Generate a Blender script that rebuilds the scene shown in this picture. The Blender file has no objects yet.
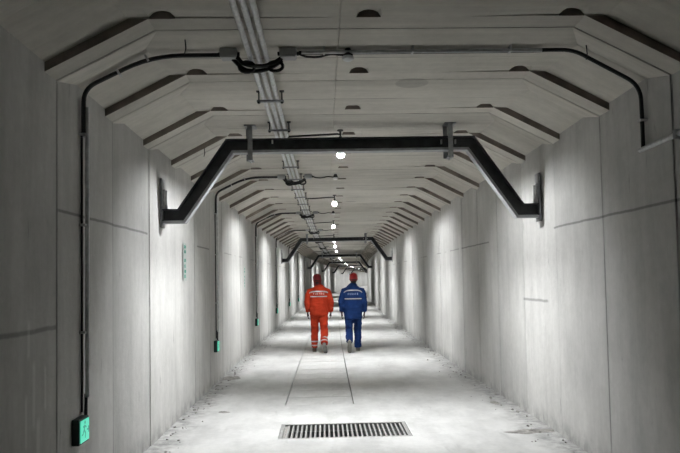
import bpy, bmesh, math, random
from mathutils import Vector, Matrix
from mathutils.bvhtree import BVHTree
random.seed(7)
S = bpy.context.scene
COL = S.collection

# ------------------------------------------------------------------ camera, world, exposure
EYE = Vector((-0.32812, 0.0, 1.59))
YAW, PITCH, ROLL = 0.03186, 0.04414, 0.01871
cam = bpy.data.cameras.new('camera'); cam_o = bpy.data.objects.new('camera', cam); COL.objects.link(cam_o)
_F = Vector((math.sin(YAW) * math.cos(PITCH), math.cos(YAW) * math.cos(PITCH), math.sin(PITCH)))
_R = Vector((math.cos(YAW), -math.sin(YAW), 0)); _U = _R.cross(_F)
_r = _R * math.cos(ROLL) - _U * math.sin(ROLL); _u = _R * math.sin(ROLL) + _U * math.cos(ROLL)
m = Matrix.Identity(4)
for i in range(3):
    m[i][0], m[i][1], m[i][2], m[i][3] = _r[i], _u[i], -_F[i], EYE[i]
cam_o.matrix_world = m
cam.sensor_width = 36; cam.lens = 660 / 680 * 36; cam.shift_y = 23.06 / 680; cam.clip_end = 400; cam.clip_start = .05
S.camera = cam_o
wd = bpy.data.worlds.new('world'); S.world = wd; wd.use_nodes = True
wd.node_tree.nodes['Background'].inputs[0].default_value = (.02, .022, .024, 1)
wd.node_tree.nodes['Background'].inputs[1].default_value = 0.0
S.view_settings.view_transform = 'Standard'; S.view_settings.look = 'None'
S.view_settings.gamma = 1; S.view_settings.use_curve_mapping = False
S.view_settings.exposure = 0.0
LAMP_POWER = 560.0
try:
    S.cycles.max_bounces = 10; S.cycles.diffuse_bounces = 8; S.cycles.sample_clamp_indirect = 6; S.cycles.caustics_reflective = False
except Exception: pass

# ------------------------------------------------------------------ the tunnel's measures
K = 0.00112; HW = 4.03633 / 2; ZT = 2.90239; ZC = 3.22942; HX = 1.37814; P = 1.12863; S0 = 4.26495; SF = 6.9851
def W(X, s, z):
    a = K * s
    return Vector(((1 - math.cos(a)) / K + X * math.cos(a), math.sin(a) / K - X * math.sin(a), z))
def ang(s): return -K * s

# ------------------------------------------------------------------ materials
def mat(name, col, rough=.6, metal=0., noise=0., nscale=8., bump=0., emit=None, estr=0., spec=.5, dirt=None):
    M = bpy.data.materials.new(name); M.use_nodes = True
    nt = M.node_tree; N = nt.nodes; Lk = nt.links; b = N['Principled BSDF']
    b.inputs['Base Color'].default_value = (*col, 1); b.inputs['Roughness'].default_value = rough; b.inputs['Metallic'].default_value = metal
    b.inputs['Specular IOR Level'].default_value = spec
    if noise or bump:
        tc = N.new('ShaderNodeTexCoord'); no = N.new('ShaderNodeTexNoise'); no.inputs['Scale'].default_value = nscale; no.inputs['Detail'].default_value = 6
        Lk.new(tc.outputs['Object'], no.inputs['Vector'])
        cr = N.new('ShaderNodeMapRange'); cr.inputs['From Min'].default_value = .3; cr.inputs['From Max'].default_value = .7
        cr.inputs['To Min'].default_value = 1 - noise; cr.inputs['To Max'].default_value = 1 + noise * .5
        Lk.new(no.outputs['Fac'], cr.inputs['Value'])
        mx = N.new('ShaderNodeVectorMath'); mx.operation = 'SCALE'; mx.inputs[0].default_value = col
        Lk.new(cr.outputs['Result'], mx.inputs['Scale']); Lk.new(mx.outputs[0], b.inputs['Base Color'])
        if bump:
            bp = N.new('ShaderNodeBump'); bp.inputs['Strength'].default_value = bump; bp.inputs['Distance'].default_value = .01
            Lk.new(no.outputs['Fac'], bp.inputs['Height']); Lk.new(bp.outputs[0], b.inputs['Normal'])
    if emit:
        b.inputs['Emission Color'].default_value = (*emit, 1); b.inputs['Emission Strength'].default_value = estr
    return M

class NB:
    """small node builder"""
    def __init__(s, M): s.nt = M.node_tree; s.N = s.nt.nodes; s.L = s.nt.links
    def put(s, sock, v):
        if hasattr(v, 'links'): s.L.new(v, sock)
        else: sock.default_value = v
    def math(s, op, a, b=0., c=None):
        n = s.N.new('ShaderNodeMath'); n.operation = op; s.put(n.inputs[0], a); s.put(n.inputs[1], b)
        if c is not None: s.put(n.inputs[2], c)
        return n.outputs[0]
    def noise(s, v, scale, detail=5, rough=.55):
        n = s.N.new('ShaderNodeTexNoise'); s.L.new(v, n.inputs['Vector']); n.inputs['Scale'].default_value = scale
        n.inputs['Detail'].default_value = detail; n.inputs['Roughness'].default_value = rough; return n.outputs['Fac']
    def map(s, v, a, b, c, d, smooth=False):
        n = s.N.new('ShaderNodeMapRange'); s.L.new(v, n.inputs['Value'])
        if smooth: n.interpolation_type = 'SMOOTHSTEP'
        for i, k in zip((a, b, c, d), ('From Min', 'From Max', 'To Min', 'To Max')): n.inputs[k].default_value = i
        return n.outputs['Result']
    def vec(s, v, sc):
        n = s.N.new('ShaderNodeVectorMath'); n.operation = 'MULTIPLY'; s.L.new(v, n.inputs[0]); n.inputs[1].default_value = sc; return n.outputs[0]
    def col(s, colr, f):
        n = s.N.new('ShaderNodeVectorMath'); n.operation = 'SCALE'; s.put(n.inputs[0], colr); s.put(n.inputs['Scale'], f); return n.outputs[0]

def concrete(name, base, kind):
    M = bpy.data.materials.new(name); M.use_nodes = True; q = NB(M); b = q.N['Principled BSDF']
    tc = q.N.new('ShaderNodeTexCoord'); v = tc.outputs['Object']
    sp = q.N.new('ShaderNodeSeparateXYZ'); q.L.new(v, sp.inputs[0]); X, Y, Z = sp.outputs
    big = q.map(q.noise(v, .9, 6, .62), .3, .7, .86, 1.10)
    fine = q.map(q.noise(v, 14, 6, .65), .3, .7, .94, 1.04)
    f = q.math('MULTIPLY', big, fine)
    # casting-batch tint of every ring
    ring = q.math('FLOOR', q.math('DIVIDE', q.math('SUBTRACT', Y, S0), P))
    wn = q.N.new('ShaderNodeTexWhiteNoise'); wn.noise_dimensions = '1D'
    if kind != 'floor':
        q.L.new(q.math('ADD', ring, {'l': 3., 'r': 41., 'c': 77.}[kind]), wn.inputs['W'])
        f = q.math('MULTIPLY', f, q.map(wn.outputs['Value'], 0, 1, .89, 1.07))
    # grime caught in the joints between rings
    fr_ = q.math('FRACT', q.math('ADD', q.math('DIVIDE', q.math('SUBTRACT', Y, S0), P), .5))
    jd = q.math('MULTIPLY', q.math('ABSOLUTE', q.math('SUBTRACT', fr_, .5)), P)
    if kind != 'floor':
        w2 = q.N.new('ShaderNodeTexWhiteNoise'); w2.noise_dimensions = '1D'; q.L.new(q.math('ADD', q.math('FLOOR', q.math('ADD', q.math('DIVIDE', q.math('SUBTRACT', Y, S0), P), .5)), {'l': 5.5, 'r': 9.5, 'c': 2.5}[kind]), w2.inputs['W'])
        amt = q.math('MULTIPLY', q.map(w2.outputs['Value'], 0, 1, .12, .52), q.map(q.noise(v, 2.2, 4, .6), .3, .6, .35, 1))
        f = q.math('MULTIPLY', f, q.math('SUBTRACT', 1, q.math('MULTIPLY', q.map(jd, .004, .011, 1, 0, True), amt)))
        f = q.math('MULTIPLY', f, q.math('SUBTRACT', 1, q.math('MULTIPLY', q.map(jd, .0, .07, .16, 0, True), amt)))
    if kind == 'c':
        md = q.math('MULTIPLY', q.math('ABSOLUTE', q.math('SUBTRACT', q.math('FRACT', q.math('DIVIDE', q.math('SUBTRACT', Y, S0), P)), .5)), P)
        am = q.math('MULTIPLY', q.map(q.noise(q.vec(v, (.7, 2, 1)), 1.1, 4, .6), .42, .6, 0, .6), q.map(q.math('ABSOLUTE', q.math('SUBTRACT', X, q.math('MULTIPLY', q.math('MULTIPLY', Y, Y), K / 2))), 1.3, 1.36, 1, 0))
        f = q.math('MULTIPLY', f, q.math('SUBTRACT', 1, q.math('MULTIPLY', q.map(md, .003, .009, 1, 0, True), am)))
    if kind in 'lr':
        st = q.map(q.noise(q.vec(v, (1, 5, .75)), 1.1, 6, .68), .35, .75, 1.06, .84)      # runs down the wall
        f = q.math('MULTIPLY', f, st)
        wh = q.map(q.noise(q.vec(v, (1, 7, .8)), 2.1, 3, .5), .66, .74, 0., .14, True)
        f = q.math('ADD', f, q.math('MULTIPLY', wh, q.map(Z, .2, 1.4, 1, 0)))
        # stained cold joint at about two metres
        wob = q.math('MULTIPLY', q.math('SUBTRACT', q.noise(q.vec(v, (0, 1, 0)), 3, 3), .5), .02)
        d = q.math('ABSOLUTE', q.math('SUBTRACT', q.math('SUBTRACT', Z, 2.065), wob))
        ln = q.map(d, .004, .016, 1, 0, True)
        def span(a, b_): return q.math('MULTIPLY', q.map(Y, a, a + .03, 0, 1), q.map(Y, b_ - .03, b_, 1, 0))
        far = q.math('MULTIPLY', q.map(q.noise(q.vec(v, (0, 1, 0)), .8, 2), .50, .54, 0, .7), q.map(Y, 11.2, 11.3, 0, 1))
        pres = q.math('MAXIMUM', q.math('ADD', span(4.27, 6.5), span(8.95, 9.9)) if kind == 'l' else q.math('ADD', span(-9, 6.6), span(9.2, 11.1)), far)
        f = q.math('MULTIPLY', f, q.math('SUBTRACT', 1, q.math('MULTIPLY', q.math('MULTIPLY', ln, pres), .5)))
        # low cold joint, first ring on the left, a short one further on the right
        d2 = q.math('ABSOLUTE', q.math('SUBTRACT', q.math('SUBTRACT', Z, 1.315), q.math('MULTIPLY', wob, 1.5)))
        rng = q.math('MULTIPLY', q.map(Y, 4.25, 4.27, 1, 0), 1.) if kind == 'l' else q.math('MULTIPLY', q.map(Y, 6.8, 6.86, 0, 1), q.map(Y, 7.66, 7.7, 1, 0))
        f = q.math('MULTIPLY', f, q.math('SUBTRACT', 1, q.math('MULTIPLY', q.math('MULTIPLY', q.map(d2, .006, .022, 1, 0, True), rng), .42)))
        # scattered dark streaks of grime
        sk = q.map(q.noise(q.vec(v, (1, 9, 1.6)), 1.6, 5, .65), .64, .76, 0, .38, True)
        f = q.math('MULTIPLY', f, q.math('SUBTRACT', 1, sk))
        if kind == 'l':                 # pale vertical smears of slurry beside the viewer
            for sy, z0_, z1_, w_ in ((3.87, 1.14, 1.40, .022), (3.94, .72, 1.16, .026), (4.10, .80, 1.12, .020), (3.84, .62, .98, .02), (4.0, .5, .82, .03)):
                e = q.math('MULTIPLY', q.map(q.math('ABSOLUTE', q.math('SUBTRACT', q.math('ADD', Y, wob), sy)), w_ * .4, w_, 1, 0, True), q.math('MULTIPLY', q.map(Z, z0_, z0_ + .06, 0, 1, True), q.map(Z, z1_ - .06, z1_, 1, 0, True)))
                f = q.math('ADD', f, q.math('MULTIPLY', e, .22))
        # dirty foot of the wall
        ft = q.math('MULTIPLY', q.map(Z, .0, .22, 1, 0, True), q.map(q.noise(v, 5, 5, .65), .40, .62, 0, .35))
        f = q.math('MULTIPLY', f, q.math('SUBTRACT', 1, ft))
    if kind == 'c':
        st = q.map(q.noise(q.vec(v, (.6, 8, 1)), 1.3, 5, .6), .35, .75, 1.04, .88)
        f = q.math('MULTIPLY', f, st)
        # a repaired round spot and water marks
        for cx, cy, r, dk in ((.481, 5.487, .15, .22), (-.62, 7.6, .14, .2), (.37, 14.0, .12, .2)):
            dx = q.math('SUBTRACT', X, cx); dy = q.math('SUBTRACT', Y, cy)
            dd = q.math('SQRT', q.math('ADD', q.math('MULTIPLY', dx, dx), q.math('MULTIPLY', dy, dy)))
            f = q.math('MULTIPLY', f, q.math('SUBTRACT', 1, q.map(dd, r - .02, r, dk, 0, True)))
    if kind == 'floor':
        sm = q.map(q.noise(q.vec(v, (1.6, .7, 1)), 1.7, 6, .62), .42, .66, 1.04, .84)
        f = q.math('MULTIPLY', f, sm)
        sc = q.map(q.noise(q.vec(v, (2.5, .5, 1)), 3.1, 4, .55), .62, .72, 0, .12, True)
        f = q.math('MULTIPLY', f, q.math('SUBTRACT', 1, sc))
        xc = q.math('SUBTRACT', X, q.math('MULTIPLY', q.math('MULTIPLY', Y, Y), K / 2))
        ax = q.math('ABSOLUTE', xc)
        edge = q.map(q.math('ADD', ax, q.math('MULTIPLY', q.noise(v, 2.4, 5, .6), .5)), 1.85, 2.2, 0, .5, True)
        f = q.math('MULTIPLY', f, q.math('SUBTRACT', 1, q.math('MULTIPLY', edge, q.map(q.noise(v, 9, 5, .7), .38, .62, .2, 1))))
        spots = q.map(q.noise(v, 22, 2, .4), .72, .76, 0, .2)
        f = q.math('MULTIPLY', f, q.math('SUBTRACT', 1, q.math('MULTIPLY', spots, q.map(ax, 1.1, 1.9, 0, 1))))
    q.L.new(q.col(base, f), b.inputs['Base Color'])
    b.inputs['Roughness'].default_value = .72 if kind == 'floor' else .8; b.inputs['Specular IOR Level'].default_value = .12 if kind == 'c' else .28
    bp = q.N.new('ShaderNodeBump'); bp.inputs['Strength'].default_value = .25; bp.inputs['Distance'].default_value = .01
    q.L.new(q.math('ADD', q.noise(v, 24, 6, .7), q.noise(v, 3, 3)), bp.inputs['Height']); q.L.new(bp.outputs[0], b.inputs['Normal'])
    return M

M_FILL_SHADE = mat('brown filler and shade', (.24, .208, .178), .9, noise=.3, nscale=6)
M_WL = concrete('wall concrete left', (.52, .515, .497), 'l')
M_WR = concrete('wall concrete right', (.52, .515, .497), 'r')
M_CE = concrete('ceiling concrete', (.58, .558, .505), 'c')
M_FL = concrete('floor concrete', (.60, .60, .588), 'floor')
M_PIT = mat('pit concrete with painted shade', (.05, .05, .048), .9, noise=.3)
M_GALV = mat('galvanised steel', (.50, .51, .51), .45, .4, noise=.2, nscale=30)
M_GALVD = mat('weathered steel strap', (.33, .34, .35), .5, .5, noise=.25, nscale=25)
M_BEAM = mat('black painted steel', (.032, .034, .038), .6, 0., noise=.6, nscale=9, bump=.15)
M_SOFF = mat('grey steel soffit', (.34, .35, .36), .5, .2, noise=.2, nscale=14)
M_PIPE = mat('grey conduit pipe', (.74, .75, .75), .4, .0, noise=.2, nscale=20)
M_CABLE = mat('black cable sheath', (.012, .012, .013), .5)
M_BLACK = mat('black plastic', (.02, .02, .021), .45)
M_BOX = mat('grey plastic box', (.42, .43, .43), .5, noise=.1)
M_WHITE = mat('white plastic', (.75, .76, .76), .4)
M_BAFFLE = mat('glowing baffle disc', (.9, .95, 1), .4, emit=(.93, .97, 1.0), estr=14.)
M_BULB = mat('lit bulb', (.9, .95, 1), .3, emit=(.96, .98, 1.0), estr=40.)
for _m in (M_BULB, M_BAFFLE): _m.cycles.emission_sampling = 'NONE'
M_EXITH = mat('exit light housing', (.02, .045, .04), .5)
M_EXIT = mat('green luminous panel', (.05, .4, .28), .4, emit=(.10, .82, .56), estr=.72)
M_EXITD = mat('dark green pictogram', (.02, .22, .16), .4, emit=(.03, .50, .34), estr=.55)
M_GRATE = mat('worn grate steel', (.42, .42, .41), .55, .35, noise=.3, nscale=20)
M_COVER = concrete('trench cover concrete', (.585, .585, .57), 'floor')
M_RUB = mat('crumbled concrete', (.34, .33, .31), .95, noise=.4, nscale=30)
M_DIRT = mat('grey dirt', (.33, .32, .30), .95, noise=.5, nscale=14, bump=.6)
M_ORANGE = mat('orange work cloth', (.38, .031, .009), .85, noise=.22, nscale=9, bump=.5, spec=.2)
M_BLUE = mat('blue work cloth', (.006, .027, .112), .85, noise=.25, nscale=9, bump=.5, spec=.2)
M_RED = mat('red helmet shell', (.30, .010, .009), .3)
M_RED2 = mat('dark red helmet shell', (.19, .009, .012), .35)
M_DRED = mat('dark red hood cloth', (.15, .010, .011), .8)
M_REFL = mat('silver reflective tape', (.34, .33, .33), .4)
M_SKIN = mat('skin', (.25, .14, .10), .6)
M_HAIR = mat('black hair', (.012, .010, .009), .7)
M_SHOE = mat('grey dusty boots', (.16, .155, .14), .8, noise=.2)
M_SHOED = mat('dark brown boots', (.10, .06, .045), .8, noise=.2)
M_SOLE = mat('grey boot sole', (.19, .19, .17), .85, noise=.2)
M_STICK = mat('pale sticker film', (.44, .48, .46), .6)
M_STICKG = mat('green sticker print', (.03, .30, .20), .5)
M_HAND = mat('dark hand colour', (.08, .06, .055), .8)

# ------------------------------------------------------------------ mesh helpers
class MB:
    def __init__(s): s.v = []; s.f = []
    def add(s, vs, fs):
        o = len(s.v); s.v += [Vector(x) for x in vs]; s.f += [[o + i for i in f] for f in fs]
    def box(s, c, d, rot=None, bev=0.):
        x, y, z = d[0] / 2, d[1] / 2, d[2] / 2; c = Vector(c)
        if bev <= 0:
            vs = [Vector((i * x, j * y, k * z)) for i in (-1, 1) for j in (-1, 1) for k in (-1, 1)]
            fs = [[0, 1, 3, 2], [4, 6, 7, 5], [0, 4, 5, 1], [2, 3, 7, 6], [0, 2, 6, 4], [1, 5, 7, 3]]
        else:
            bm = bmesh.new(); bmesh.ops.create_cube(bm, size=1)
            for q in bm.verts: q.co = Vector((q.co.x * d[0], q.co.y * d[1], q.co.z * d[2]))
            bmesh.ops.bevel(bm, geom=list(bm.edges), offset=bev, segments=2, affect='EDGES', profile=.5)
            bm.verts.ensure_lookup_table(); bm.verts.index_update()
            vs = [q.co.copy() for q in bm.verts]; fs = [[q.index for q in f.verts] for f in bm.faces]; bm.free()
        if rot is not None: vs = [rot @ q for q in vs]
        s.add([q + c for q in vs], fs)
    def tube(s, pts, r, n=10, ry=None, cap=True, up=None):
        """loft of circles/ellipses; r, ry may be lists"""
        pts = [Vector(p) for p in pts]; m_ = len(pts)
        R = r if isinstance(r, (list, tuple)) else [r] * m_
        Ry = R if ry is None else (ry if isinstance(ry, (list, tuple)) else [ry] * m_)
        prev = Vector(up) if up else None; vs = []; fs = []
        for i, p in enumerate(pts):
            t = (pts[min(i + 1, m_ - 1)] - pts[max(i - 1, 0)]).normalized()
            if prev is None: prev = Vector((1, 0, 0)) if abs(t.x) < .8 else Vector((0, 0, 1))
            a = (prev - t * prev.dot(t)).normalized(); b = t.cross(a); prev = a
            for k in range(n):
                w = 2 * math.pi * k / n; vs.append(p + a * math.cos(w) * R[i] + b * math.sin(w) * Ry[i])
        for i in range(m_ - 1):
            for k in range(n):
                fs.append([i * n + k, i * n + (k + 1) % n, (i + 1) * n + (k + 1) % n, (i + 1) * n + k])
        if cap:
            fs.append(list(range(n))[::-1]); fs.append([(m_ - 1) * n + k for k in range(n)])
        s.add(vs, fs)
    def ball(s, c, r, n=12, rot=None):
        c = Vector(c); rr = r if isinstance(r, (tuple, list)) else (r, r, r); vs = []; fs = []; h = n // 2
        for i in range(1, h):
            a = math.pi * i / h
            for k in range(n):
                w = 2 * math.pi * k / n; vs.append(Vector((math.sin(a) * math.cos(w) * rr[0], math.sin(a) * math.sin(w) * rr[1], math.cos(a) * rr[2])))
        t = len(vs); vs += [Vector((0, 0, rr[2])), Vector((0, 0, -rr[2]))]
        for i in range(h - 2):
            for k in range(n): fs.append([i * n + k, (i + 1) * n + k, (i + 1) * n + (k + 1) % n, i * n + (k + 1) % n])
        for k in range(n): fs.append([t, k, (k + 1) % n]); fs.append([t + 1, (h - 2) * n + (k + 1) % n, (h - 2) * n + k])
        if rot is not None: vs = [rot @ q for q in vs]
        s.add([q + c for q in vs], fs)
    def lathe(s, c, prof, n=16):
        c = Vector(c); vs = []; fs = []
        for r, z in prof:
            for k in range(n):
                w = 2 * math.pi * k / n; vs.append(c + Vector((r * math.cos(w), r * math.sin(w), z)))
        for i in range(len(prof) - 1):
            for k in range(n): fs.append([i * n + k, i * n + (k + 1) % n, (i + 1) * n + (k + 1) % n, (i + 1) * n + k])
        fs.append(list(range(n))[::-1]); fs.append([(len(prof) - 1) * n + k for k in range(n)])
        s.add(vs, fs)
    def loft(s, rings, caps=True):
        n = len(rings[0]); vs = [p for r in rings for p in r]; fs = []
        for i in range(len(rings) - 1):
            for k in range(n): fs.append([i * n + k, i * n + (k + 1) % n, (i + 1) * n + (k + 1) % n, (i + 1) * n + k])
        if caps: fs.append(list(range(n))[::-1]); fs.append([(len(rings) - 1) * n + k for k in range(n)])
        s.add(vs, fs)
    def mesh(s, name, mt=None, smooth=False, recalc=True):
        me = bpy.data.meshes.new(name); me.from_pydata([tuple(q) for q in s.v], [], s.f); me.update()
        if recalc:
            bm = bmesh.new(); bm.from_mesh(me); bmesh.ops.recalc_face_normals(bm, faces=list(bm.faces)); bm.to_mesh(me); bm.free()
        if mt: me.materials.append(mt)
        if smooth:
            me.polygons.foreach_set('use_smooth', [True] * len(me.polygons))
            if smooth != 'all':
                bm = bmesh.new(); bm.from_mesh(me)
                for e in bm.edges:
                    if len(e.link_faces) == 2 and e.calc_face_angle(0) > math.radians(38): e.smooth = False
                bm.to_mesh(me); bm.free()
        return me
    def build(s, name, mt, parent=None, smooth=False, recalc=True):
        o = bpy.data.objects.new(name, s.mesh(name, mt, smooth, recalc)); COL.objects.link(o)
        if parent: o.parent = parent
        return o

def tag(o, label=None, cat=None, group=None, kind=None):
    if label: o['label'] = label
    if cat: o['category'] = cat
    if group: o['group'] = group
    if kind: o['kind'] = kind
    return o
def empty(name, loc=(0, 0, 0), rz=0.):
    o = bpy.data.objects.new(name, None); COL.objects.link(o); o.location = loc; o.rotation_euler = (0, 0, rz); o.empty_display_size = .1; return o
def copy_tree(o, parent=None):
    c = o.copy(); COL.objects.link(c)
    if parent: c.parent = parent
    for ch in list(o.children): copy_tree(ch, c)
    return c
ORD = ['nearest', 'second', 'third', 'fourth', 'fifth', 'sixth', 'seventh', 'eighth', 'ninth', 'tenth', 'eleventh', 'twelfth', 'thirteenth', 'fourteenth',
       'fifteenth', 'sixteenth', 'seventeenth', 'eighteenth', 'nineteenth', 'twentieth', 'twenty-first', 'twenty-second', 'twenty-third', 'twenty-fourth', 'twenty-fifth', 'twenty-sixth', 'twenty-seventh']

# ------------------------------------------------------------------ the tunnel: walls, ceiling, floor
K0, K1 = -9, 142
G = .006
def rec(t):                         # depth of the pocket in the haunch along one ring
    if t < .02: return 0.
    if t < .30: return .066 * (t - .02) / .28
    if t < .8305: return .066 - .012 * (t - .30) / .53
    return 0.
ST = [(0., 1), (.0045, 1), (.0046, 0), (.02, 0), (.16, 0), (.30, 0), (.50, 0), (.70, 0), (.77, 0), (.83, 0), (.831, 0), (.9953, 0), (.9954, 1)]
def stations():
    for k in range(K0, K1):
        for t, g in ST: yield k, t, g, S0 + (k + t) * P
def jog(k, side):                   # rings are set a few millimetres off each other
    return random.Random(k * 7 + side).uniform(-.006, .006)
for side, nm, mt in ((-1, 'wall_left', M_WL), (1, 'wall_right', M_WR)):
    b = MB(); rings = []
    for k, t, g, s in stations():
        x = HW + (G if g else 0) + jog(k, side); zt = ZT + rec(t) * 1.10 + .012
        rings.append([W(side * xx, s, zz) for xx, zz in ((x, -.02), (x, 1.0), (x, zt), (HW + .32, zt), (HW + .32, -.02))])
    b.loft(rings); b.build(nm, mt)['kind'] = 'structure'
# ceiling with both haunches; dimples (cast-in lifting pockets) in the middle and beside each haunch
XCOL = [-1.37, -1.345, -1.32, -1.29, -1.26, -1.235, -1.21, -.19, -.187, -.18, -.177, -.078, -.06, -.03, 0, .03, .06, .078, .6, 1.21, 1.235, 1.26, 1.29, 1.32, 1.345, 1.37]
def dimple(X, t):
    if not (.701 < t < .8305): return 0.
    h = 0
    for c, w in ((0, .078), (-1.29, .082), (1.29, .082)):
        u = (X - c) / w
        if abs(u) < 1: h = .05 * math.sqrt(1 - u * u)
    return h * min(1, (t - .70) / .13)
b = MB(); rings = []
for k, t, g, s in stations():
    gg = G if g else 0; r = rec(t) + gg; j = jog(k, 3) * .5
    sec = [(-HW - .02 , ZT + r * 1.10 - .007)]
    sec = [(-HW - gg - .02, ZT + r * 1.10 - .02 * (ZC - ZT) / (HW - HX)), (-(HX + r * 2.35 * (1 if not g else .3)), ZC + gg)]
    mid = g == 0 and abs(t - .5) < .001
    for X in XCOL:
        z = ZC + gg + dimple(X, t)
        if X in (-.187, -.18): z += .006
        sec.append((X, z))
    sec += [(HX + r * 2.35 * (1 if not g else .3), ZC + gg), (HW + gg + .02, ZT + r * 1.10 - .02 * (ZC - ZT) / (HW - HX)), (HW + .3, ZC + .1), (HW + .3, ZC + .35), (-HW - .3, ZC + .35), (-HW - .3, ZC + .1)]
    rings.append([W(x, s, z) for x, z in sec])
b.loft(rings); ce = b.build('ceiling', M_CE); ce['kind'] = 'structure'
# haunch pocket ends, and dimple backs for painted shade, take dark brown filler and shade
ce.data.materials.append(M_FILL_SHADE); nsec = len(rings[0]); ns = len(ST)
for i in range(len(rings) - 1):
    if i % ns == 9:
        for k_ in [0, len(XCOL) + 2] + [2 + j for j in range(len(XCOL) - 1) if dimple((XCOL[j] + XCOL[j + 1]) / 2, .8) > 0]: ce.data.polygons[i * nsec + k_].material_index = 1  # on dimple backs the brown is painted shade

# floor
b = MB()
S_A, S_B = S0 + K0 * P, S0 + K1 * P
def slab(x0, x1, s0, s1, z0=-.25, z1=0., bb=None):
    n = max(1, int((s1 - s0) / 2)); rg = []
    for i in range(n + 1):
        s = s0 + (s1 - s0) * i / n
        rg.append([W(x0, s, z0), W(x1, s, z0), W(x1, s, z1), W(x0, s, z1)])
    (bb or b).loft(rg)
GX0, GX1, GS0, GS1 = -.80, .555, 6.68, 7.36
TX0, TX1, TS0, TS1 = -.835, .045, 8.45, 62.35
E_ = HW + .32
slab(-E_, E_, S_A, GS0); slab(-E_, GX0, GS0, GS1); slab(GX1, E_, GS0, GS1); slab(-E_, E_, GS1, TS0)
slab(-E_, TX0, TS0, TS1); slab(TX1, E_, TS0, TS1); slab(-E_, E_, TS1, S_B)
slab(-1.2, 1.0, 6.4, 7.6, -.62, -.55); slab(-1.2, 1.0, TS0 - .2, TS1 + .2, -.62, -.55)
b.build('floor', M_FL)['kind'] = 'structure'

# ------------------------------------------------------------------ trench covers
SP = .55; nC = int((TS1 - TS0) / SP)
b = MB(); b.box((0, 0, -.05), (TX1 - TX0 - .026, SP - .013, .1), bev=.004); b.box((0, 0, -.2), (TX1 - TX0 - .16, SP - .2, .24))
cov_me = b.mesh('trench_cover', M_COVER)
for i in range(nC):
    s = TS0 + SP * (i + .5); o = bpy.data.objects.new('trench_cover', cov_me); COL.objects.link(o)
    o.location = W((TX0 + TX1) / 2, s, random.uniform(-.003, 0)); o.rotation_euler = (0, 0, ang(s) + random.uniform(-.002, .002))
    if i == 0: l = 'flat concrete trench cover, nearest of the row down the floor'
    elif i < 25: l = 'flat concrete trench cover, %s of the row from the grate' % ORD[i]
    else: l = 'far flat concrete trench cover in the row beyond the two workers'
    tag(o, l, 'trench cover', 'concrete trench covers along the floor')

# ------------------------------------------------------------------ drain grate
g = empty('drain_grate', W((GX0 + GX1) / 2, (GS0 + GS1) / 2, 0), ang(7)); tag(g, 'long rectangular steel drain grate set in the floor', 'drain grate')
gw, gl = GX1 - GX0, GS1 - GS0
b = MB()
for sy in (-1, 1): b.box((0, sy * (gl / 2 - .022), -.035), (gw - .004, .036, .07))
for sx in (-1, 1): b.box((sx * (gw / 2 - .022), 0, -.035), (.036, gl - .084, .07))
b.build('frame', M_GRATE, g)
nb = 26
b = MB(); b.box((0, 0, -.034), (.019, gl - .08, .055)); bar_me = b.mesh('bar', M_GRATE)
for i in range(nb):
    o = bpy.data.objects.new('bar', bar_me); COL.objects.link(o); o.parent = g
    o.location = (-gw / 2 + .085 + (gw - .15) * i / (nb - 1), 0, random.uniform(-.002, .001))
b = MB(); b.box((-gw / 2 + .062, -.01, -.012), (.034, gl - .16, .012)); b.build('hinge_plate', M_RUB, g)
b = MB()
for y in (-.15, .15): b.box((0, y, -.052), (gw - .08, .014, .02))
b.build('cross_bar', M_GRATE, g)
# pit below the grate, near-black to paint in its shade
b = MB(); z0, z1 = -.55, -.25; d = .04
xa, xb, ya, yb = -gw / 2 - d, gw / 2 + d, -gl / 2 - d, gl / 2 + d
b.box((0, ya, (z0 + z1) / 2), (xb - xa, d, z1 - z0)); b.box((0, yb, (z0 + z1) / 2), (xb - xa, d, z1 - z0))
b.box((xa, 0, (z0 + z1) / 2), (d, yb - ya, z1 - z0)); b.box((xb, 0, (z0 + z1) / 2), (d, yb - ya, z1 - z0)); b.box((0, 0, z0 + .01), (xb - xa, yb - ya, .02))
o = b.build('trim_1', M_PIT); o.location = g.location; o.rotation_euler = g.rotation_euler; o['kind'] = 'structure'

# ------------------------------------------------------------------ steel frames
def i_section(h=.122, w=.11, t=.012):
    H2, W2 = h / 2, w / 2
    # (across, along tunnel)
    return [(-H2, -W2), (-H2 + t, -W2), (-H2 + t, -t / 2), (H2 - t, -t / 2), (H2 - t, -W2), (H2, -W2), (H2, W2), (H2 - t, W2), (H2 - t, t / 2), (-H2 + t, t / 2), (-H2 + t, W2), (-H2, W2)]
def sweep(pts, sec, i0, i1):
    """member i0->i1 of a polyline in the XZ plane with mitred ends"""
    def nrm(i):
        ds = []
        if i > 0: ds.append((pts[i] - pts[i - 1]).normalized())
        if i < len(pts) - 1: ds.append((pts[i + 1] - pts[i]).normalized())
        t = sum(ds, Vector((0, 0, 0))).normalized(); n = Vector((-t.z, 0, t.x)); c = t.dot(ds[0]); return n / c
    bb = MB(); rg = []
    for i in (i0, i1):
        n = nrm(i); rg.append([pts[i] + n * a + Vector((0, y, 0)) for a, y in sec])
    bb.loft(rg); return bb
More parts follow.
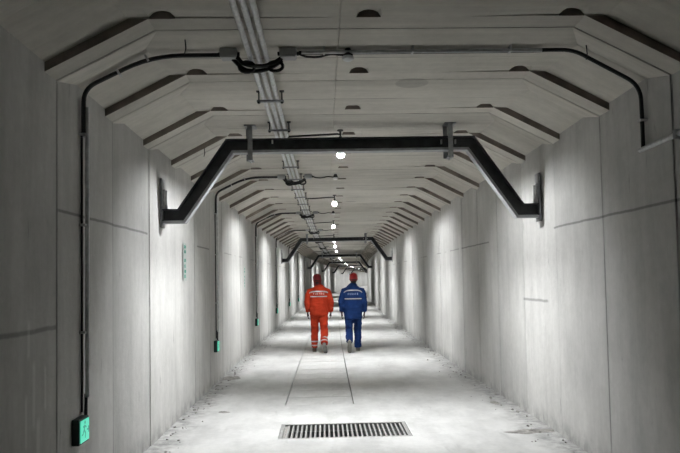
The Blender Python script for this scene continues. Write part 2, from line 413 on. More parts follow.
def make_frame():
    r = empty('steel_frame')
    pts = [Vector(p) for p in ((-HW + .028, 0, 2.292), (-1.80, 0, 2.292), (-1.287, 0, 3.026), (1.287, 0, 3.026), (1.80, 0, 2.292), (HW - .028, 0, 2.292))]
    sec = i_section()
    sweep(pts, sec, 2, 3).build('crossbeam', M_BEAM, r)
    for a in (1, 3): sweep(pts, sec, a, a + 1).build('diagonal_brace', M_BEAM, r)
    for a in (0, 4): sweep(pts, sec, a, a + 1).build('wall_arm', M_BEAM, r)
    so = [(-.088, -.052), (-.0615, -.052), (-.0615, .060), (-.088, .060)]
    for i0 in range(5): sweep(pts, so, i0, i0 + 1).build('soffit_plate', M_SOFF, r)
    for sx in (-1, 1):
        bb = MB(); bb.box((sx * (HW - .018), 0, 2.42), (.022, .13, .52), bev=.006); pl = bb.build('wall_plate', M_GALVD, r)
        for y in (-.045, .045):
            q = MB(); q.tube([(sx * (HW - .05), y, 2.36), (sx * (HW - .05), y, 2.40), (sx * (HW - .05), y, 2.41), (sx * (HW - .05), y, 2.56)], [.018, .018, .012, .012], 8)
            q.build('bolt', M_GALV, pl, smooth=True)
        bb = MB()
        for y in (-.068, .068): bb.box((sx * 1.062 - .03 * (y > 0), y, 3.045), (.05, .008, .36))
        bb.box((sx * 1.062, 0, 2.862), (.06, .15, .008)); bb.box((sx * 1.062, 0, 3.221), (.12, .18, .010))
        hg = bb.build('hanger', M_GALVD, r)
        
        for y in (-.05, .05): q = MB(); q.tube([(sx * 1.062, y, 2.845), (sx * 1.062, y, 2.90)], .011, 6); q.build('bolt', M_GALV, hg)
    # pale cable clips on the web and stiffener plates at the knees
    for x, z in ((.97, 3.03), (1.12, 3.03), (-.83, 3.06)): bb = MB(); bb.box((x, -.022, z), (.014, .034, .045)); bb.build('clip', M_GALV, r)
    return r
fr0 = make_frame()
for i in range(7):
    s = SF + 15 * P * i; o = fr0 if i == 0 else copy_tree(fr0)
    o.location = W(0, s, 0); o.rotation_euler = (0, 0, ang(s))
    tag(o, 'black angled steel support frame, %s of the row under the ceiling' % ORD[i] if i else 'large black angled steel support frame nearest the viewer, under the ceiling', 'steel frame', 'steel frames along the tunnel')

# ------------------------------------------------------------------ three long pipes and their clips
PX = (-.802, -.745, -.688); PZ = ZC - .062
for j, x in enumerate(PX):
    b = MB(); n = 130; b.tube([W(x, -5 + i * 1.2, PZ) for i in range(n)], .0185, 10)
    o = b.build('ceiling_pipe', M_PIPE, smooth=True)
    tag(o, ['left', 'middle', 'right'][j] + ' one of the three parallel grey ceiling pipes', 'pipe', 'parallel pipes along the ceiling')
b = MB()
b.box((0, 0, -.090), (.235, .028, .016))
for sx in (-1, 1):
    b.tube([(sx * .100, 0, -.112), (sx * .100, 0, 0)], .006, 6); b.tube([(sx * .100, 0, -.108), (sx * .100, 0, -.098)], .013, 6); b.box((sx * .100, 0, -.005), (.04, .035, .01))
clip_me = b.mesh('pipe_bracket', M_BLACK, recalc=False); clip_me.materials.append(M_GALVD)
for p_ in list(clip_me.polygons)[:6]: p_.material_index = 1
for i in range(44):
    s = 1.15 + P * i + .01
    if s < 5: continue
    o = bpy.data.objects.new('pipe_bracket', clip_me); COL.objects.link(o); o.location = W(-.745, s, ZC); o.rotation_euler = (0, 0, ang(s))
    if 5 < s < 6.3: l = 'black bracket under the three pipes, first before the nearest frame'
    elif s < 5: l = 'black bracket under the three pipes, nearer than the nearest cable loop'
    elif s < 7: l = 'black bracket under the three pipes just before the nearest frame'
    elif s < 23: l = 'black pipe bracket, %s beyond the nearest black frame' % ORD[int((s - 6.8) / P)].replace('nearest', 'first')
    else: l = 'distant tiny black pipe bracket beyond the second black frame'
    tag(o, l, 'bracket', 'brackets under the ceiling pipes')

# ------------------------------------------------------------------ lit lamps on arms
def stretch(b):                     # oblong fitting, its long side along the tunnel
    for q in b.v: q.y *= 2.4; q.x *= .92
def make_lamp(drop):
    r = empty('ceiling_lamp')          # origin: on the ceiling above the bulb
    zb = -drop
    b = MB(); b.tube([(-.585, 0, -.075), (-.56, 0, -.068), (-.03, 0, -.045), (0, 0, -.055), (0, 0, -.085)], .011, 8); b.build('arm', M_CABLE, r, smooth=True)
    b = MB(); b.lathe((0, 0, 0), [(.035, 0), (.035, -.012), (.012, -.02), (.012, -.06)], 12); b.build('ceiling_mount', M_BLACK, r, smooth=True)
    # made-up drum: housing added to block upward light, glowing discs to cut it lengthwise
    b = MB(); b.lathe((0, 0, 0), [(.014, -.07), (.020, -.08), (.022, zb + .075), (.034, zb + .065), (.034, zb + .045)], 14); b.build('stem', M_BLACK, r, smooth=True)
    b = MB(); rg = []
    for y in (-.047, .047): rg.append([Vector((.046 * math.cos(a), y, zb + .046 * math.sin(a))) for a in [-.38 + i * (math.pi + .76) / 14 for i in range(15)]] + [Vector((.042 * math.cos(a), y, zb + .042 * math.sin(a))) for a in [math.pi + .38 - i * (math.pi + .76) / 14 for i in range(15)]])
    b.loft(rg); b.build('housing', M_BLACK, r, smooth=True)
    b = MB(); b.tube([(0, -.038, zb), (0, .038, zb)], .006, 10); b.build('lamp_tube', M_BULB, r, smooth=True)
    for y in (-.020, .020):
        li = bpy.data.lights.new('lamp_light', 'POINT'); li.energy = LAMP_POWER; li.shadow_soft_size = .014; li.color = (.97, .985, 1.0)
        lo = bpy.data.objects.new('lamp_light', li); COL.objects.link(lo); lo.parent = r; lo.location = (0, y, zb)
    for y in (-.040, 0, .040): b = MB(); b.tube([(0, y - .002, zb), (0, y + .002, zb)], .0375, 20); b.build('baffle_disc', M_BAFFLE, r, smooth=True)
    return r
la = make_lamp(.268); lb = make_lamp(.175)
lamps = [(7.21 + 5.643 * k, k) for k in range(27) if k not in (6, 9, 12)]
for i, (s, k) in enumerate(lamps):
    o = la if k == 0 else lb if k == 1 else copy_tree(lb if k % 3 else la)
    o.location = W(-.10, s, ZC); o.rotation_euler = (0, 0, ang(s))
    tag(o, 'lit white ceiling lamp, %s of the row along the tunnel' % ORD[i] if i else 'lit white bulb lamp nearest the viewer, shining under the nearest frame', 'lamp', 'lit bulbs along the ceiling')

# ------------------------------------------------------------------ cable drops with boxes, unlit holders and exit lights
def arc(pts, r, n=6):
    """round off the corners of a polyline"""
    pts = [Vector(p) for p in pts]; out = [pts[0]]
    for i in range(1, len(pts) - 1):
        a = (pts[i - 1] - pts[i]); c = (pts[i + 1] - pts[i]); rr = min(r, a.length * .45, c.length * .45); A = pts[i] + a.normalized() * rr; C_ = pts[i] + c.normalized() * rr
        for k in range(n + 1):
            t = k / n; out.append(A.lerp(pts[i], t).lerp(pts[i].lerp(C_, t), t))
    return out + [pts[-1]]
WX = HW - .03
HA = (WX, ZT + .055); HB = (HX + .13, ZC - .035)
def drop_left():
    r = empty('cable_conduit')
    b = MB(); b.tube([(-WX + .018, .006, .80), (-WX + .018, .006, 2.84)], .0165, 10); b.build('pipe', M_PIPE, r, smooth=True)
    b = MB(); b.tube([(-WX - .014, -.010, .70), (-WX - .014, -.010, 2.66)], .0085, 8); b.tube(arc([(-WX, -.014, 2.64), (-WX, -.018, 2.75), (-WX + .002, -.018, HA[1] + .01), (-HB[0] , -.018, HB[1]+.005), (-.99, -.018, ZC - .03)], .22), .0165, 8); b.tube([(-WX, .02, .66), (-WX + .002, .02, .82)], .012, 8); b.build('flexible_sleeve', M_CABLE, r, smooth=True)
    for p, d in (((-WX, 0, 1.25), (.05, .012, .02)), ((-WX, 0, 2.0), (.05, .012, .02)), ((-WX, 0, 2.64), (.05, .012, .02))):
        b = MB(); b.box((p[0] - .002, .0, p[2]), (.042, .085, .016)); b.build('strap', M_GALV, r)
    for t in (.12, .52, .94):
        x = -WX + (WX - HB[0]) * t; z = HA[1] + (HB[1] - HA[1]) * t; rot = Matrix.Rotation(-math.atan2(HB[1] - HA[1], WX - HB[0]), 3, 'Y')
        if t < .2: continue
        b = MB(); b.box((x, -.018, z), (.014, .05, .05), rot); b.build('strap', M_GALV, r)
    return r
def loops():
    """slack black cable between the two junction boxes, hanging below the pipes"""
    o = MB(); z = ZC - .05
    o.tube(arc([(-.90, -.01, z), (-.86, -.03, z - .06), (-.78, -.02, z - .075), (-.70, .0, z - .07), (-.62, .02, z - .03), (-.58, 0, z - .01)], .04), .016, 8)
    o.tube(arc([(-.93, .02, z - .01), (-.86, .03, z - .085), (-.76, .03, z - .10), (-.66, .03, z - .075), (-.58, .03, z - .02)], .05), .015, 8)
    pts = [(-.83 + .055 * math.cos(a), .0, z - .075 + .038 * math.sin(a)) for a in [i * math.pi / 7 for i in range(15)]]
    o.tube(pts, .012, 8); pts = [(-.63 + .055 * math.cos(a), .02, z - .065 + .034 * math.sin(a)) for a in [i * math.pi / 7 for i in range(15)]]
    o.tube(pts, .012, 8)
    return o
def jbox(name='junction_box'):
    r = empty(name); b = MB(); b.box((0, 0, -.03), (.12, .10, .06), bev=.008); b.build('box_body', M_BOX, r)
    b = MB(); b.box((0, 0, -.063), (.108, .088, .008), bev=.003)
    for sx in (-1, 1):
        for sy in (-1, 1): b.tube([(sx * .042, sy * .034, -.064), (sx * .042, sy * .034, -.070)], .004, 6)
    b.build('lid', M_BOX, r)
    b = MB(); b.tube([(-.076, 0, -.032), (-.055, 0, -.032)], .015, 8); b.tube([(.055, 0, -.032), (.076, 0, -.032)], .015, 8); b.build('cable_gland', M_BLACK, r, smooth=True)
    return r
def unlit():
    r = empty('unlit_lamp_holder')
    b = MB(); z = ZC
    b.tube(arc([(-.36, 0, -.028), (-.31, .01, -.05), (-.22, .02, -.055), (-.12, .0, -.035), (-.05, 0, -.045), (0, 0, -.045)], .05), .0085, 8); b.build('cord', M_CABLE, r, smooth=True)
    b = MB(); b.lathe((0, 0, 0), [(.020, -.0), (.030, -.02), (.036, -.045), (.034, -.055)], 14); b.build('holder_cap', M_BLACK, r, smooth=True)
    b = MB(); b.lathe((0, 0, 0), [(.034, -.055), (.040, -.058), (.040, -.078), (.028, -.086)], 14); b.build('holder_rim', M_WHITE, r, smooth=True)
    return r
def exit_light():
    r = empty('exit_light')           # origin: on the wall, centre of the box; +x into the tunnel
    b = MB(); b.box((.026, 0, 0), (.052, .18, .175), bev=.006); b.build('housing', M_EXITH, r)
    b = MB(); b.box((.055, 0, 0), (.010, .156, .148), bev=.004); pn = b.build('luminous_panel', M_EXIT, r)
    # running figure and arrow
    b = MB(); X = .061
    def q(y0, z0, y1, z1, w):
        d = Vector((0, y1 - y0, z1 - z0)); n = Vector((0, -d.z, d.y)).normalized() * w / 2; A = Vector((X, y0, z0)); C_ = Vector((X, y1, z1)); o_ = Vector((.002, 0, 0))
        b.add([A - n, A + n, C_ + n, C_ - n, A - n - o_, A + n - o_, C_ + n - o_, C_ - n - o_], [[0, 1, 2, 3], [7, 6, 5, 4], [0, 4, 5, 1], [1, 5, 6, 2], [2, 6, 7, 3], [3, 7, 4, 0]])
    q(-.02, .01, -.01, .038, .02); q(-.02, .01, -.045, -.02, .012); q(-.02, .01, .005, -.02, .012); q(.005, -.02, .0, -.05, .01); q(-.045, -.02, -.065, -.022, .01); q(-.01, .035, .02, .02, .009); q(-.01, .035, -.04, .03, .009)
    q(.035, .0, .072, .0, .012); q(.055, .02, .074, 0, .01); q(.055, -.02, .074, 0, .01)
    b.ball((X - .001, -.004, .055), (.002, .012, .012), 10); b.build('pictogram', M_EXITD, pn)
    return r
D0, J0, U0, X0 = drop_left(), jbox(), unlit(), exit_light()
LP = loops().mesh('cable_loop', M_CABLE, smooth=True)
for i in range(10):
    s = 4.64 + 5.643 * i; rz = ang(s); n = ORD[i]
    def put(o, X, z=0., ds=0.): o.location = W(X, s + ds, z); o.rotation_euler = (0, 0, rz); return o
    tag(put(D0 if i == 0 else copy_tree(D0), 0, 0, .04), 'cable conduit climbing the left wall to the ceiling, %s of them' % n, 'conduit', 'cable conduits on the left wall')
    tag(put(J0 if i == 0 else copy_tree(J0), -.955, ZC), 'grey junction box left of the pipes at the %s cable crossing' % n, 'junction box', 'junction boxes beside the ceiling pipes')
    tag(put(copy_tree(J0), -.535, ZC), 'grey junction box right of the pipes at the %s cable crossing' % n, 'junction box', 'junction boxes beside the ceiling pipes')
    tag(put(bpy.data.objects.new('cable_loop', LP), 0, 0), 'slack black cable looped under the pipes at the %s crossing' % n, 'cable', 'slack cables under the pipes')
    tag(put(U0 if i == 0 else copy_tree(U0), -.11, ZC), 'unlit white-rimmed lamp holder on a black cord, %s of the row' % n, 'lamp holder', 'unlit lamp holders on the ceiling')
    tag(put(X0 if i == 0 else copy_tree(X0), -HW + .004, .59, -.045), 'green glowing exit light at the foot of the left wall, %s' % n, 'exit light', 'exit lights low on the left wall')
for o in bpy.data.objects:
    if o.name.startswith('cable_loop') and not o.users_collection: COL.objects.link(o)

# cable run across to the right wall at the nearest crossing
s = 4.62; r = empty('cross_conduit', W(0, s, 0), ang(s)); tag(r, 'conduit across the ceiling and down the right wall at the nearest crossing', 'conduit')
b = MB(); b.tube([(-.44, 0, ZC - .03), (1.28, 0, ZC - .03)], .0135, 10); b.build('pipe', M_GALV, r, smooth=True)
b = MB(); b.tube(arc([(-.46, .034, ZC - .022), (1.22, .034, ZC - .022), (1.32, .01, ZC - .025), (HB[0], 0, HB[1] + .005), (WX - .004, 0, HA[1] - .02), (WX, 0, 2.7), (WX, 0, 2.475)], .2), .015, 8); b.build('flexible_sleeve', M_CABLE, r, smooth=True)
for x in (-.28, .35, 1.05):
    b = MB(); b.box((x, 0, ZC - .022), (.014, .07, .044)); b.build('strap', M_GALV, r)
b = MB(); b.box((WX - .0, 0, 2.68), (.05, .06, .014)); b.build('strap', M_GALV, r)
b = MB(); b.tube([W(HW - .035, 4.66 - .25 * i, 2.472 + .004 * i) for i in range(24)], .0175, 10); o = b.build('wall_pipe', M_GALV, smooth=True)
q = MB(); q.box(W(HW - .03, 4.15, 2.48), (.06, .03, .06)); q.build('pipe_clip', M_GALVD, o)
tag(o, 'short grey pipe running level along the upper right wall towards the viewer', 'pipe')

# little bent wires left in the ceiling
for X, s, z, l in ((-1.22, 4.42, 3.195, 'thin bent wire stub hanging from the upper left ceiling'), (1.52, 4.42, 3.13, 'thin bent wire stub hanging from the upper right haunch'), (-1.62, 7.35, 3.05, 'thin bent wire stub beside the left end of the nearest frame')):
    b = MB(); b.tube([W(X, s, z + .03), W(X + .005, s, z - .03), W(X - .004, s, z - .07)], .004, 6); tag(b.build('wire_stub', M_BLACK), l, 'wire', 'bent wire stubs')

# ------------------------------------------------------------------ green printed sticker on the left wall
for s_, z_, l_ in ((8.12, 1.83, 'narrow vertical sticker with green characters on the left wall, nearest'), (13.9, 1.65, 'faint narrow vertical green sticker on the left wall, farther away')):
    r = empty('wall_sticker', W(-HW + .008, s_, z_), ang(s_)); tag(r, l_, 'sticker', 'vertical green stickers')
    b = MB(); b.box((.001, 0, 0), (.002, .19, .46)); b.build('film', M_STICK, r)
    rnd = random.Random(3)
    for zc in (.185, .125, .02, -.05, -.115, -.175):
        b = MB(); h = .020; w = .036
        for k in range(3): b.box((.0035, 0, zc + (k - 1) * h * .8), (.003, w * 2 * rnd.uniform(.6, 1), .008))
        for k in range(rnd.choice((2, 3))): b.box((.0035, (k - .8) * w * .8, zc), (.003, .012, h * 1.9 * rnd.uniform(.7, 1)))
        b.build('character', M_STICKG, r)

# ------------------------------------------------------------------ crumbs along the foot of the walls
for side, nm in ((-1, 'left'), (1, 'right')):
    b = MB(); rnd = random.Random(11 + side)
    for i in range(260):
        s = 4 + 26 * rnd.random() ** 1.5; d = abs(rnd.gauss(0, .14)) + .02; X = side * (HW - .01 - d); rr = rnd.uniform(.004, .017) * (1.35 if rnd.random() < .08 else 1)
        rot = Matrix.Rotation(rnd.random() * 6, 3, 'Z') @ Matrix.Rotation(rnd.random(), 3, 'X')
        b.ball(W(X, s, rr * .35), (rr * rnd.uniform(.7, 1.6), rr, rr * rnd.uniform(.4, .8)), 6, rot)
    o = b.build('rubble', M_RUB); tag(o, 'crumbs of concrete and dirt along the foot of the %s wall' % nm, 'rubble', None, 'stuff')
def mound(cx, cs, rx, ry, h, seed):
    rnd = random.Random(seed); bb = MB(); nr, na = 7, 28; vs = []; fs = []; ph = [rnd.uniform(0, 6) for _ in range(4)]
    for i in range(nr + 1):
        for k in range(na):
            a = 2 * math.pi * k / na; e = 1 + .18 * math.sin(2 * a + ph[0]) + .12 * math.sin(5 * a + ph[1]) + .06 * math.sin(9 * a + ph[2]); u = i / nr
            X = min(cx + rx * e * u * math.cos(a), HW - .004); z = h * (1 - u) ** .6 * (.6 + .4 * math.sin(7 * u + 3 * a + ph[3])) if i < nr else -.003
            vs.append(W(X, cs + ry * e * u * math.sin(a), max(z, -.003) + (0 if i == nr else .002)))
    for i in range(nr):
        for k in range(na): fs.append([i * na + k, i * na + (k + 1) % na, (i + 1) * na + (k + 1) % na, (i + 1) * na + k])
    bb.add(vs, fs); return bb
for a in ((1.78, 6.75, .26, .10, .018, 'low dark smear of dirt against the right wall, nearest the viewer'), (1.80, 8.3, .05, .12, .02, 'small dark clod of dirt by the right wall beyond the smear'), (-1.86, 10.9, .13, .30, .008, 'patch of grey dirt at the foot of the left wall'), (-1.55, 8.1, .07, .05, .012, 'small dark clod on the left side of the floor')):
    tag(mound(*a[:5], int(a[1] * 10)).build('dirt_patch', M_DIRT, smooth='all'), a[5], 'dirt', 'dirt patches beside the walls')

# ------------------------------------------------------------------ people
def remesh(bb, name, mt, voxel, parent, smooth_it=3, noise=0., seed=0):
    me = bb.mesh(name + '_src'); o = bpy.data.objects.new(name + '_src', me); COL.objects.link(o)
    md = o.modifiers.new('r', 'REMESH'); md.mode = 'VOXEL'; md.voxel_size = voxel
    sm = o.modifiers.new('s', 'SMOOTH'); sm.iterations = smooth_it; sm.factor = .5
    dg = bpy.context.evaluated_depsgraph_get(); dg.update()
    m2 = bpy.data.meshes.new_from_object(o.evaluated_get(dg)); bpy.data.objects.remove(o)
    m2.name = name; m2.materials.clear(); m2.materials.append(mt)
    if noise:
        from mathutils import noise as nz
        off = Vector((seed * 3.1, seed, 0)); nv = [v.normal.copy() for v in m2.vertices]
        for v, n in zip(m2.vertices, nv):
            p = Vector((v.co.x * 9, v.co.y * 9, v.co.z * 5)) + off
            q = Vector((v.co.x * 5, v.co.y * 5, v.co.z * 17)) + off
            v.co += n * (nz.noise(p) * noise + (abs(nz.noise(q)) - .25) * noise * .9)
    m2.polygons.foreach_set('use_smooth', [True] * len(m2.polygons))
    o = bpy.data.objects.new(name, m2); COL.objects.link(o)
    if parent: o.parent = parent
    return o

def hand(bb, wrist, sgn):
    """relaxed hand hanging down; palm faces the thigh, fingers curled forward-in"""
    w = Vector(wrist)
    bb.tube([w + Vector((0, 0, .03)), w, w + Vector((0, .006, -.035)), w + Vector((0, .010, -.085))], [.024, .026, .038, .036], 10, ry=[.020, .020, .017, .015], up=(0, 1, 0))
    for k, ln in enumerate((.070, .080, .074, .058)):
        y = .036 - k * .0225; b0 = w + Vector((0, y + .008, -.075))
        d1 = Vector((-sgn * .10, .10, -1)).normalized(); d2 = Vector((-sgn * .45, .18, -1)).normalized(); d3 = Vector((-sgn * .9, .2, -.8)).normalized()
        p1 = b0 + d1 * ln * .45; p2 = p1 + d2 * ln * .35; p3 = p2 + d3 * ln * .28
        bb.tube([b0, p1, p2, p3], [.0098, .0092, .0085, .006], 8)
    t0 = w + Vector((-sgn * .004, .028, -.025)); t1 = t0 + Vector((-sgn * .012, .030, -.035)); t2 = t1 + Vector((-sgn * .010, .012, -.032))
    bb.tube([t0, t1, t2], [.013, .011, .008], 8)

def person(nm, Xp, sp, hs, spec):
    r = empty('person', W(Xp, sp, 0), ang(sp) + spec.get('turn', 0)); r.scale = (hs,) * 3
    Lg = spec['legs']         # per side: hip, knee, ankle, toe, pitch
    Am = spec['arms']
    # --- body: one continuous skin surface
    b = MB(); hx = spec.get('hx', 0)
    b.tube([(0, 0, .86), (0, 0, .95), (0, -.005, 1.10), (0, .0, 1.28), (0, .01, 1.40), (0, .012, 1.46)], [.15, .165, .14, .165, .15, .07], 16, ry=[.10, .11, .095, .11, .09, .06], up=(1, 0, 0))
    b.tube([(hx * .5, .012, 1.42), (hx * .8, .02, 1.47), (hx, .03, 1.52)], [.058, .054, .056], 12)
    b.ball((hx, .030, 1.59), (.076, .096, .118), 20); b.ball((hx, .052, 1.53), (.055, .062, .058), 14)
    b.ball((hx, .126, 1.575), (.013, .018, .024), 10)
    for sx in (-1, 1): b.ball((hx + sx * .078, .020, 1.577), (.010, .020, .032), 10)
    for sx, (hip, kn, an, toe) in zip((-1, 1), Lg):
        b.tube([hip, Vector(hip).lerp(Vector(kn), .5), kn, Vector(kn).lerp(Vector(an), .35), an], [.085, .072, .052, .052, .036], 12)
    for sx, (sh, el, wr) in zip((-1, 1), Am):
        b.tube([sh, Vector(sh).lerp(Vector(el), .5), el, Vector(el).lerp(Vector(wr), .4), wr], [.055, .046, .038, .037, .026], 12)
        hand(b, wr, sx)
    body = remesh(b, 'body', spec['handmat'], .0065, r, 1); body.data.materials.clear(); body.data.materials.append(M_SKIN); body.data.materials.append(M_HAND)
    for p_ in body.data.polygons:
        if p_.center.z < .875 and abs(p_.center.x) > .19: p_.material_index = 1  # hands coloured darker than the rest of the body
    body['label'] = 'head and neck, with dark hands'
    for sx in (-1, 1):
        b = MB(); b.ball((hx + sx * .030, .118, 1.597), (.012, .008, .008), 10); b.build('eye', M_BLACK, body, smooth='all')
    b = MB(); b.tube([(hx - .022, .117, 1.538), (hx, .121, 1.537), (hx + .022, .117, 1.538)], [.003, .006, .003], 6); b.build('mouth', M_DRED, body)
    b = MB(); b.ball((hx, .016, 1.60), (.080, .095, .105), 18); b.ball((hx, -.018, 1.54), (.066, .062, .055), 14)
    remesh(b, 'hair', M_HAIR, .009, r, 3)
    # --- jacket
    c = spec['cloth']; b = MB(); hz = spec['hem']; w = spec['w']
    b.tube([(0, 0, hz), (0, -.002, hz + .012), (0, -.005, hz + .12), (0, -.008, 1.05), (0, -.008, 1.18), (0, -.004, 1.32), (0, .004, 1.41), (hx * .3, .01, 1.465), (hx * .6, .014, 1.505)],
           [.188 * w, .196 * w, .200 * w, .197 * w, .205 * w, .204 * w, .150 * w, .094, .066], 26, ry=[.132, .140, .145, .145, .150, .145, .115, .082, .066], up=(1, 0, 0))
    for sx, (sh, el, wr) in zip((-1, 1), Am):
        sh, el, wr = Vector(sh), Vector(el), Vector(wr); cf = wr + (el - wr).normalized() * .015
        b.tube([sh + Vector((-sx * .07, 0, .02)), sh + Vector((-sx * .01, 0, 0)), sh.lerp(el, .25), sh.lerp(el, .7), el, el.lerp(cf, .45), el.lerp(cf, .92), cf], [.068, .080, .080, .073, .070, .064, .053, .050], 16)
    jk = remesh(b, 'jacket', c, .012, r, 4, .014, spec['seed']); jk['label'] = spec['jl']
    b = MB(); b.tube([(hx * .5, .013, 1.455), (hx * .7, .015, 1.505)], [.078, .070], 18, ry=[.076, .072]); b.build('collar', c, jk, smooth='all')
    # --- trousers
    b = MB(); b.tube([(0, .0, .80), (0, 0, .90), (0, 0, 1.0)], [.165, .178, .165], 20, ry=[.118, .125, .11], up=(1, 0, 0))
    for sx, (hip, kn, an, toe) in zip((-1, 1), Lg):
        hip, kn, an = Vector(hip), Vector(kn), Vector(an); e = an + (kn - an).normalized() * .005
        b.tube([hip + Vector((0, 0, .03)), hip.lerp(kn, .3), hip.lerp(kn, .75), kn, kn.lerp(e, .4), kn.lerp(e, .85), e], [.103, .102, .086, .083, .080, .074, .073], 16)
    tr = remesh(b, 'trousers', c, .012, r, 3, .016, spec['seed'] + 5); tr['label'] = spec['tl']
    if spec['calf']:
        for sx, (hip, kn, an, toe) in zip((-1, 1), Lg):
            kn, an = Vector(kn), Vector(an); b = MB()
            for t in (.62, .84):
                p = kn.lerp(an, t); d = (an - kn).normalized() * .014; rr = .086 - .006 * t
                n = 20; b.tube([p - d, p - d * .9, p + d * .9, p + d], [rr * .9, rr, rr, rr * .9], n)
            b.build('reflective_band', M_REFL, tr, smooth=True)
    # --- boots
    for sx, (hip, kn, an, toe), sm in zip((-1, 1), Lg, spec['shoes']):
        an, toe = Vector(an), Vector(toe); dv = (toe - an); dv = dv.normalized()
        # foot frame: fwd along the sole, up away from it
        fwd = (Vector(spec['fw'][0 if sx < 0 else 1])).normalized(); side = Vector((1, 0, 0)); up = side.cross(fwd).normalized()
        heel = an - up * .085 - fwd * .055; L = .275
        def at(f, u): return heel + fwd * (f * L) + up * u
        b = MB()
        b.tube([at(-.02, .05), at(.10, .055), at(.35, .058), at(.6, .047), at(.85, .036), at(1.0, .030), at(1.04, .028)], [.022, .038, .041, .047, .049, .036, .015], 14, ry=[.030, .050, .052, .042, .030, .024, .012], up=(1, 0, 0))
        b.tube([at(.22, .06), at(.20, .10), an + (Vector(kn) - an).normalized() * .10], [.046, .046, .05], 14)
        bo = remesh(b, 'boot', sm, .010, r, 2)
        b = MB(); out = [(-.038, -.0), (-.040, .30), (-.047, .62), (-.044, .88), (-.022, 1.03), (.022, 1.03), (.046, .88), (.048, .62), (.040, .30), (.038, 0), (.02, -.06), (-.02, -.06)]
        b.loft([[at(f, u) + side * x for x, f in out] for u in (-.0, .022)]); b.build('sole', M_SOLE, bo)
    # --- helmet
    b = MB(); hc = Vector((hx, .022, 1.61)); rings = []
    prof = [(1.0, -.028), (1.03, -.02), (1.0, -.005), (.985, .03), (.93, .06), (.82, .085), (.62, .103), (.35, .113), (.08, .116)]
    n = 28
    for q_, z in prof:
        rg = []
        for k in range(n):
            a = 2 * math.pi * k / n; brim = (.035 * max(0, math.sin(a)) ** 2 if q_ > .99 and z < 0 else 0)
            rg.append(hc + Vector((math.cos(a) * .093 * q_, math.sin(a) * (.113 * q_ + brim), z + .006)))
        rings.append(rg)
    b.loft(rings); he = b.build('helmet', spec.get('hm', M_RED), r, smooth='all'); he['label'] = spec['hl']
    b = MB(); b.tube([hc + Vector((0, -.10, .075)), hc + Vector((0, -.06, .108)), hc + Vector((0, 0, .124)), hc + Vector((0, .06, .108)), hc + Vector((0, .10, .07))], .010, 8); b.build('ridge', spec.get('hm', M_RED), he, smooth=True)
    b = MB(); b.tube([hc + Vector((-.085, -.03, -.02)), hc + Vector((-.04, -.092, -.052)), hc + Vector((.04, -.092, -.052)), hc + Vector((.085, -.03, -.02))], .011, 8); b.build('nape_strap', M_DRED, he, smooth=True)
    if spec['hood']:
        b = MB(); b.ball((hx, .012, 1.555), (.088, .090, .085), 18); b.tube([(hx * .6, .010, 1.44), (hx, .012, 1.53)], [.085, .084], 14)
        remesh(b, 'hood', M_DRED, .011, r, 3)
    # --- tape and lettering on the back, laid onto the jacket
    bv = BVHTree.FromPolygons([v.co.copy() for v in jk.data.vertices], [list(p.vertices) for p in jk.data.polygons])
    def back(x, z):
        h = bv.ray_cast(Vector((x, -1.5, z)), Vector((0, 1, 0)))[0]
        return h if h else Vector((x, -.1, z))
    def strip(bb, x0, x1, zf, w_, n_=24, off=.006):
        vs = []; fs = []
        for i in range(n_ + 1):
            x = x0 + (x1 - x0) * i / n_; z = zf(x)
            for dz in (-w_ / 2, w_ / 2):
                p = back(x, z + dz); vs.append(p + Vector((0, -off, 0))); vs.append(p + Vector((0, .004, 0)))
        for i in range(n_):
            o_ = i * 4; fs += [[o_, o_ + 4, o_ + 6, o_ + 2], [o_ + 1, o_ + 3, o_ + 7, o_ + 5], [o_, o_ + 1, o_ + 5, o_ + 4], [o_ + 2, o_ + 6, o_ + 7, o_ + 3]]
        fs += [[0, 2, 3, 1], [n_ * 4, n_ * 4 + 1, n_ * 4 + 3, n_ * 4 + 2]]; bb.add(vs, fs)
    for x0, x1, z, w_, bend in spec['tape']:
        b = MB(); strip(b, x0, x1, lambda x: z - bend * abs(x / x1) ** 4, w_); b.build('reflective_tape', M_REFL, jk)
    rr = random.Random(spec['seed']); b = MB(); x0, x1, z, hgt, n_ = spec['text']
    for i in range(n_):
        cx = x0 + (x1 - x0) * (i + .5) / n_; ww = (x1 - x0) / n_ * .36
        for dz in (-.38, .0, .38):
            if rr.random() < .85: strip(b, cx - ww * rr.uniform(.6, 1), cx + ww * rr.uniform(.6, 1), lambda x: z + dz * hgt, .006, 2, .005)
        for dx in rr.sample((-.8, -.3, .2, .7), 2):
            strip(b, cx + dx * ww - .003, cx + dx * ww + .003, lambda x: z, hgt * rr.uniform(.6, 1), 1, .005)
    b.build('lettering', spec['tmat'], jk)
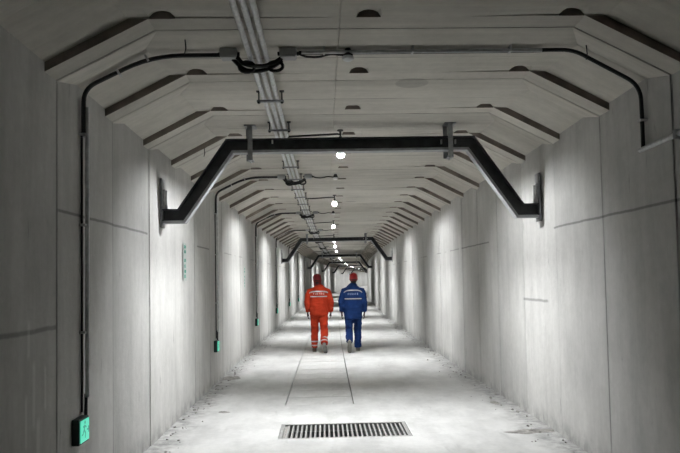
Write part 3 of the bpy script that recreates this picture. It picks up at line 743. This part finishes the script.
    return r
M_TXTO = mat('pale lettering', (.55, .38, .34), .6); M_TXTB = mat('pale blue lettering', (.20, .26, .42), .6)
pa = person('orange', -.465, 14.36, .985, dict(seed=2, hm=M_RED2, cloth=M_ORANGE, hem=.83, w=1.03, hx=-.028, calf=True, hood=True, handmat=M_SKIN,
    legs=(((-.095, 0, .88), (-.105, .10, .49), (-.115, .12, .095), (-.12, .38, .03)), ((.095, 0, .88), (.105, -.0, .47), (.105, -.26, .212), (.11, -.10, .03))),
    fw=((-.05, 1, -.0), (.12, .70, -.60)), shoes=(M_SHOED, M_SHOE),
    arms=(((-.205, .0, 1.340), (-.262, -.045, 1.11), (-.252, .05, .885)), ((.205, .0, 1.340), (.262, -.05, 1.11), (.258, -.0, .885))),
    jl='orange jacket with two reflective stripes on the back', tl='orange trousers with reflective bands at the calves', hl='dark red helmet',
    tape=((-.205, .205, 1.345, .028, .03), (-.185, .185, 1.235, .024, .0)), text=(-.13, .13, 1.295, .045, 6), tmat=M_TXTO))
tag(pa, 'person in orange work suit and red helmet walking away, left of the pair', 'person')
pb = person('blue', .275, 14.38, .99, dict(seed=9, cloth=M_BLUE, hem=.735, w=1.02, hx=.022, calf=False, hood=False, handmat=M_SKIN,
    legs=(((-.09, 0, .88), (-.095, .0, .47), (-.10, -.27, .245), (-.10, -.10, .03)), ((.09, 0, .88), (.095, .09, .49), (.095, .12, .095), (.10, .38, .03))),
    fw=((.0, .45, -.9), (.03, 1, 0)), shoes=(M_SHOE, M_SHOE),
    arms=(((-.200, .0, 1.333), (-.250, -.04, 1.09), (-.250, -.02, .865)), ((.200, .0, 1.333), (.250, -.04, 1.09), (.250, .04, .865))),
    jl='blue jacket with two reflective stripes on the back', tl='plain blue trousers', hl='bright red helmet',
    tape=((-.20, .20, 1.35, .026, .05), (-.185, .185, 1.165, .022, .0)), text=(-.12, .12, 1.27, .045, 6), tmat=M_TXTB))
tag(pb, 'person in blue work suit and red helmet walking away, right of the pair', 'person')
